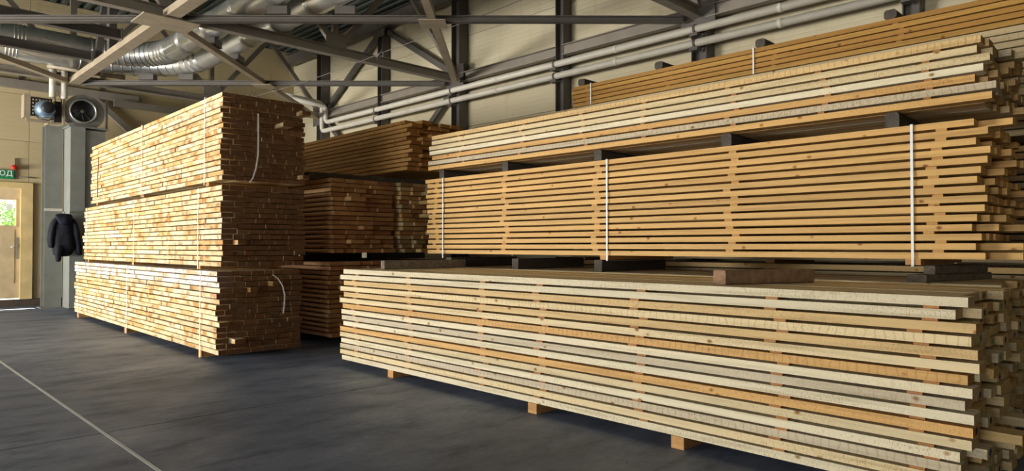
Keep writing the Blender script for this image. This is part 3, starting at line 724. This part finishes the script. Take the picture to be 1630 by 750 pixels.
# --- tall left stack: three packs of shorter boards butted end to end
LC = [CREAM,WHITE,CREAM,lin((232,214,172))]
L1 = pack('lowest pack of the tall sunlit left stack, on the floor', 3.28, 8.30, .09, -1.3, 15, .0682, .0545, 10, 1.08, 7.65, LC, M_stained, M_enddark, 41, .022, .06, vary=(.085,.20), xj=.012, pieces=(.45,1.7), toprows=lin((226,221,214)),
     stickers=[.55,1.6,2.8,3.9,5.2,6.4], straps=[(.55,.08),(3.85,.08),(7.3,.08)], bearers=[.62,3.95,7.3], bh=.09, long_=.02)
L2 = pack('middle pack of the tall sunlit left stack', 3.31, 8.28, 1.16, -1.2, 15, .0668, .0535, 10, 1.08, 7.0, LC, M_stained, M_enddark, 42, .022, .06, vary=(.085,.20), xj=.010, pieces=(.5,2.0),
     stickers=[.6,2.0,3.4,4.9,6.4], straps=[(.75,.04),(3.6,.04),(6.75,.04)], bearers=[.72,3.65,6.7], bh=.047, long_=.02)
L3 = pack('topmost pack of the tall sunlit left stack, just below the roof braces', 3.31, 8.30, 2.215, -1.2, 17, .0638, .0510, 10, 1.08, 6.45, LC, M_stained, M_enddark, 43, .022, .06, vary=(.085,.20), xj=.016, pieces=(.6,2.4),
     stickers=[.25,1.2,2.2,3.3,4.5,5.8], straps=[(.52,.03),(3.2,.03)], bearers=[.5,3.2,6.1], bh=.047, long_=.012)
# loose strap ends hanging on the dark end faces
def ribbon(pts, parent, wd=.018):
    v = []; f = []
    for p in pts: v += [(p[0]-wd/2,p[1],p[2]),(p[0]+wd/2,p[1],p[2]),(p[0]+wd/2,p[1]+.002,p[2]),(p[0]-wd/2,p[1]+.002,p[2])]
    for i in range(len(pts)-1):
        a, b = 4*i, 4*i+4
        for k in range(4): f.append((a+k,a+(k+1)%4,b+(k+1)%4,b+k))
    f += [(0,1,2,3), (len(v)-4,len(v)-3,len(v)-2,len(v)-1)]
    mesh_obj('loose_strap_end', v, f, M_strap, parent, off=(0,0,0))
ribbon([(.40,-.13,.84),(.40,-.135,.66),(.40,-.14,.48),(.395,-.145,.32),(.37,-.15,.16),(.33,-.15,.03),(.29,-.15,-.03)], L3)
ribbon([(.62,-.15,.96),(.68,-.17,.91),(.73,-.19,.82),(.755,-.20,.70),(.75,-.20,.58),(.735,-.20,.47)], L1)
# wire tie on the far end of the top pack
tube('wire_tie', [(3.41,14.1,3.05),(3.40,14.1,2.7),(3.40,14.1,2.3)], .008, plain('rusty_wire', lin((150,88,40)), .7), None, seg=6).name = 'wire_tie'
wt = bpy.data.objects['wire_tie']; tag(wt, 'rusty tie wire on the far end of the tall left stack', 'wire')

# --- loose bearers between and on the packs
def bearer(label, a, b, z, wd, ht, m_, bevel=.008, group='loose timber bearers', rough=.004, name='timber_bearer', seed=0):
    a, b = Vector(a), Vector(b); d = (b-a).normalized(); L_ = (b-a).length; s = Vector((-d.y, d.x))
    r_ = random.Random(seed); n = 6; v = []; f = []
    pr = [(-wd/2+bevel,0),(wd/2-bevel,0),(wd/2,bevel),(wd/2,ht-bevel),(wd/2-bevel,ht),(-wd/2+bevel,ht),(-wd/2,ht-bevel),(-wd/2,bevel)]
    for i in range(n+1):
        for (p, q) in pr:
            e = r_.uniform(-rough, rough) if 0 < i < n else 0
            P = a + d*(L_*i/n) + s*(p+e)
            zz_ = z + max(.0, min(ht, q + (e if .02 < q < ht-.02 else 0)))
            v.append((P.x, P.y, zz_))
    k_ = len(pr)
    for i in range(n):
        for k in range(k_): f.append((i*k_+k, i*k_+(k+1)%k_, (i+1)*k_+(k+1)%k_, (i+1)*k_+k))
    f += [tuple(range(k_)), tuple(range(n*k_+k_-1, n*k_-1, -1))]
    c = (a+b)/2
    o = mesh_obj(name, v, f, m_, None, off=(c.x, c.y, z)); o.location = (c.x, c.y, z)
    return tag(o, label, 'bearer', group)
zF = .085+15*.0668+.0505
bearer('long grey weathered bearer lying on the left end of the front pack', (4.50,6.62), (5.58,6.44), zF+.002, .10, .10, M_bearer, seed=1)
bearer('short brown weathered block lying on top of the front pack', (4.36,2.32), (5.08,2.00), zF+.002, .13, .098, M_brownbeam, seed=2)
zM0 = .085+15*.0668+.0535
for k, (y, lab) in enumerate(((4.34,'dark bearer under the middle of the golden pack'),(6.75,'dark bearer under the left end of the golden pack'),(5.55,'dark bearer under the golden pack, second from its left end'))):
    bearer(lab, (5.60,y), (6.80,y), zM0+.001, .10, zM-.046-zM0-.003, M_bearerdark, seed=3+k)
bearer('grey split board under the right end of the golden pack', (5.60,1.42), (6.60,1.20), zM0+.001, .14, .055, M_bearer, seed=8)
bearer('pale block on the grey board under the right end of the golden pack', (5.70,1.36), (6.50,1.18), zM0+.058, .08, zM-.046-zM0-.062, M_bearer, seed=9)
zMt = zM+14*.0668+.0465
hU = zU-zMt-.002
for k, (y, lab) in enumerate(((7.02,'dark bearer below the mixed pack, at its left end'),(5.82,'dark bearer below the mixed pack, second from the left'),(4.42,'dark bearer below the mixed pack, third from the left'),
                              (2.96,'dark bearer below the mixed pack, fourth from the left'),(1.60,'dark bearer below the mixed pack, nearest its right end'))):
    bearer(lab, (5.70,y), (6.86,y), zMt+.001, .10, hU, M_bearerdark, bevel=.018, rough=.008, seed=10+k)
zTt = 3.462+4*.0625+.050
for k, (y, lab) in enumerate(((6.30,'dark block on top of the topmost pack, at its left end'),(4.98,'dark block on top of the topmost pack, second from the left'),(3.58,'dark block on top of the topmost pack, third from the left'),(2.18,'dark block on top of the topmost pack, fourth from the left'))):
    bearer(lab, (7.74,y), (8.85,y), zTt+.006, .12, .10, M_bearerdark, bevel=.02, seed=20+k)
zN2 = 1.315+15*.067+.054
bearer('long dark bearer under the highest middle pack, resting on the brown pack', (4.86,9.10), (7.40,8.98), 2.383, .14, .11, M_bearerdark, seed=30)
bearer('dark bearer further back under the highest middle pack', (4.96,12.5), (7.50,12.5), 2.383, .12, .11, M_bearerdark, seed=31)

# ------------------------------------------------------------------ outside the door
tr = thing('hedge_shrub', 'green shrub seen through the door window', 'shrub', (3.0, 25.0, -.31))
v = []; f = []; rr = random.Random(8)
for k in range(5200):
    u_ = rr.gauss(0, 1); p = Vector((3.0+rr.uniform(-2.6,2.6), 25.0+rr.uniform(-.5,.9), -.2+2.75*math.sqrt(rr.random())+.25*math.sin(k*.7)))
    a = Vector((rr.uniform(-1,1),rr.uniform(-1,1),rr.uniform(-1,1))).normalized(); b = a.orthogonal().normalized()
    s = rr.uniform(.05,.10); i = len(v)
    v += [tuple(p-a*s), tuple(p+b*s*.5), tuple(p+a*s), tuple(p-b*s*.5)]; f.append((i,i+1,i+2,i+3))
fo = mesh_obj('foliage', v, f, M_leaf, tr); fo['kind'] = 'stuff'
tube('stem', [(3.0,25.2,-.31),(3.05,25.2,.8),(3.0,25.25,1.9)], .05, M_bark, tr, seg=8)
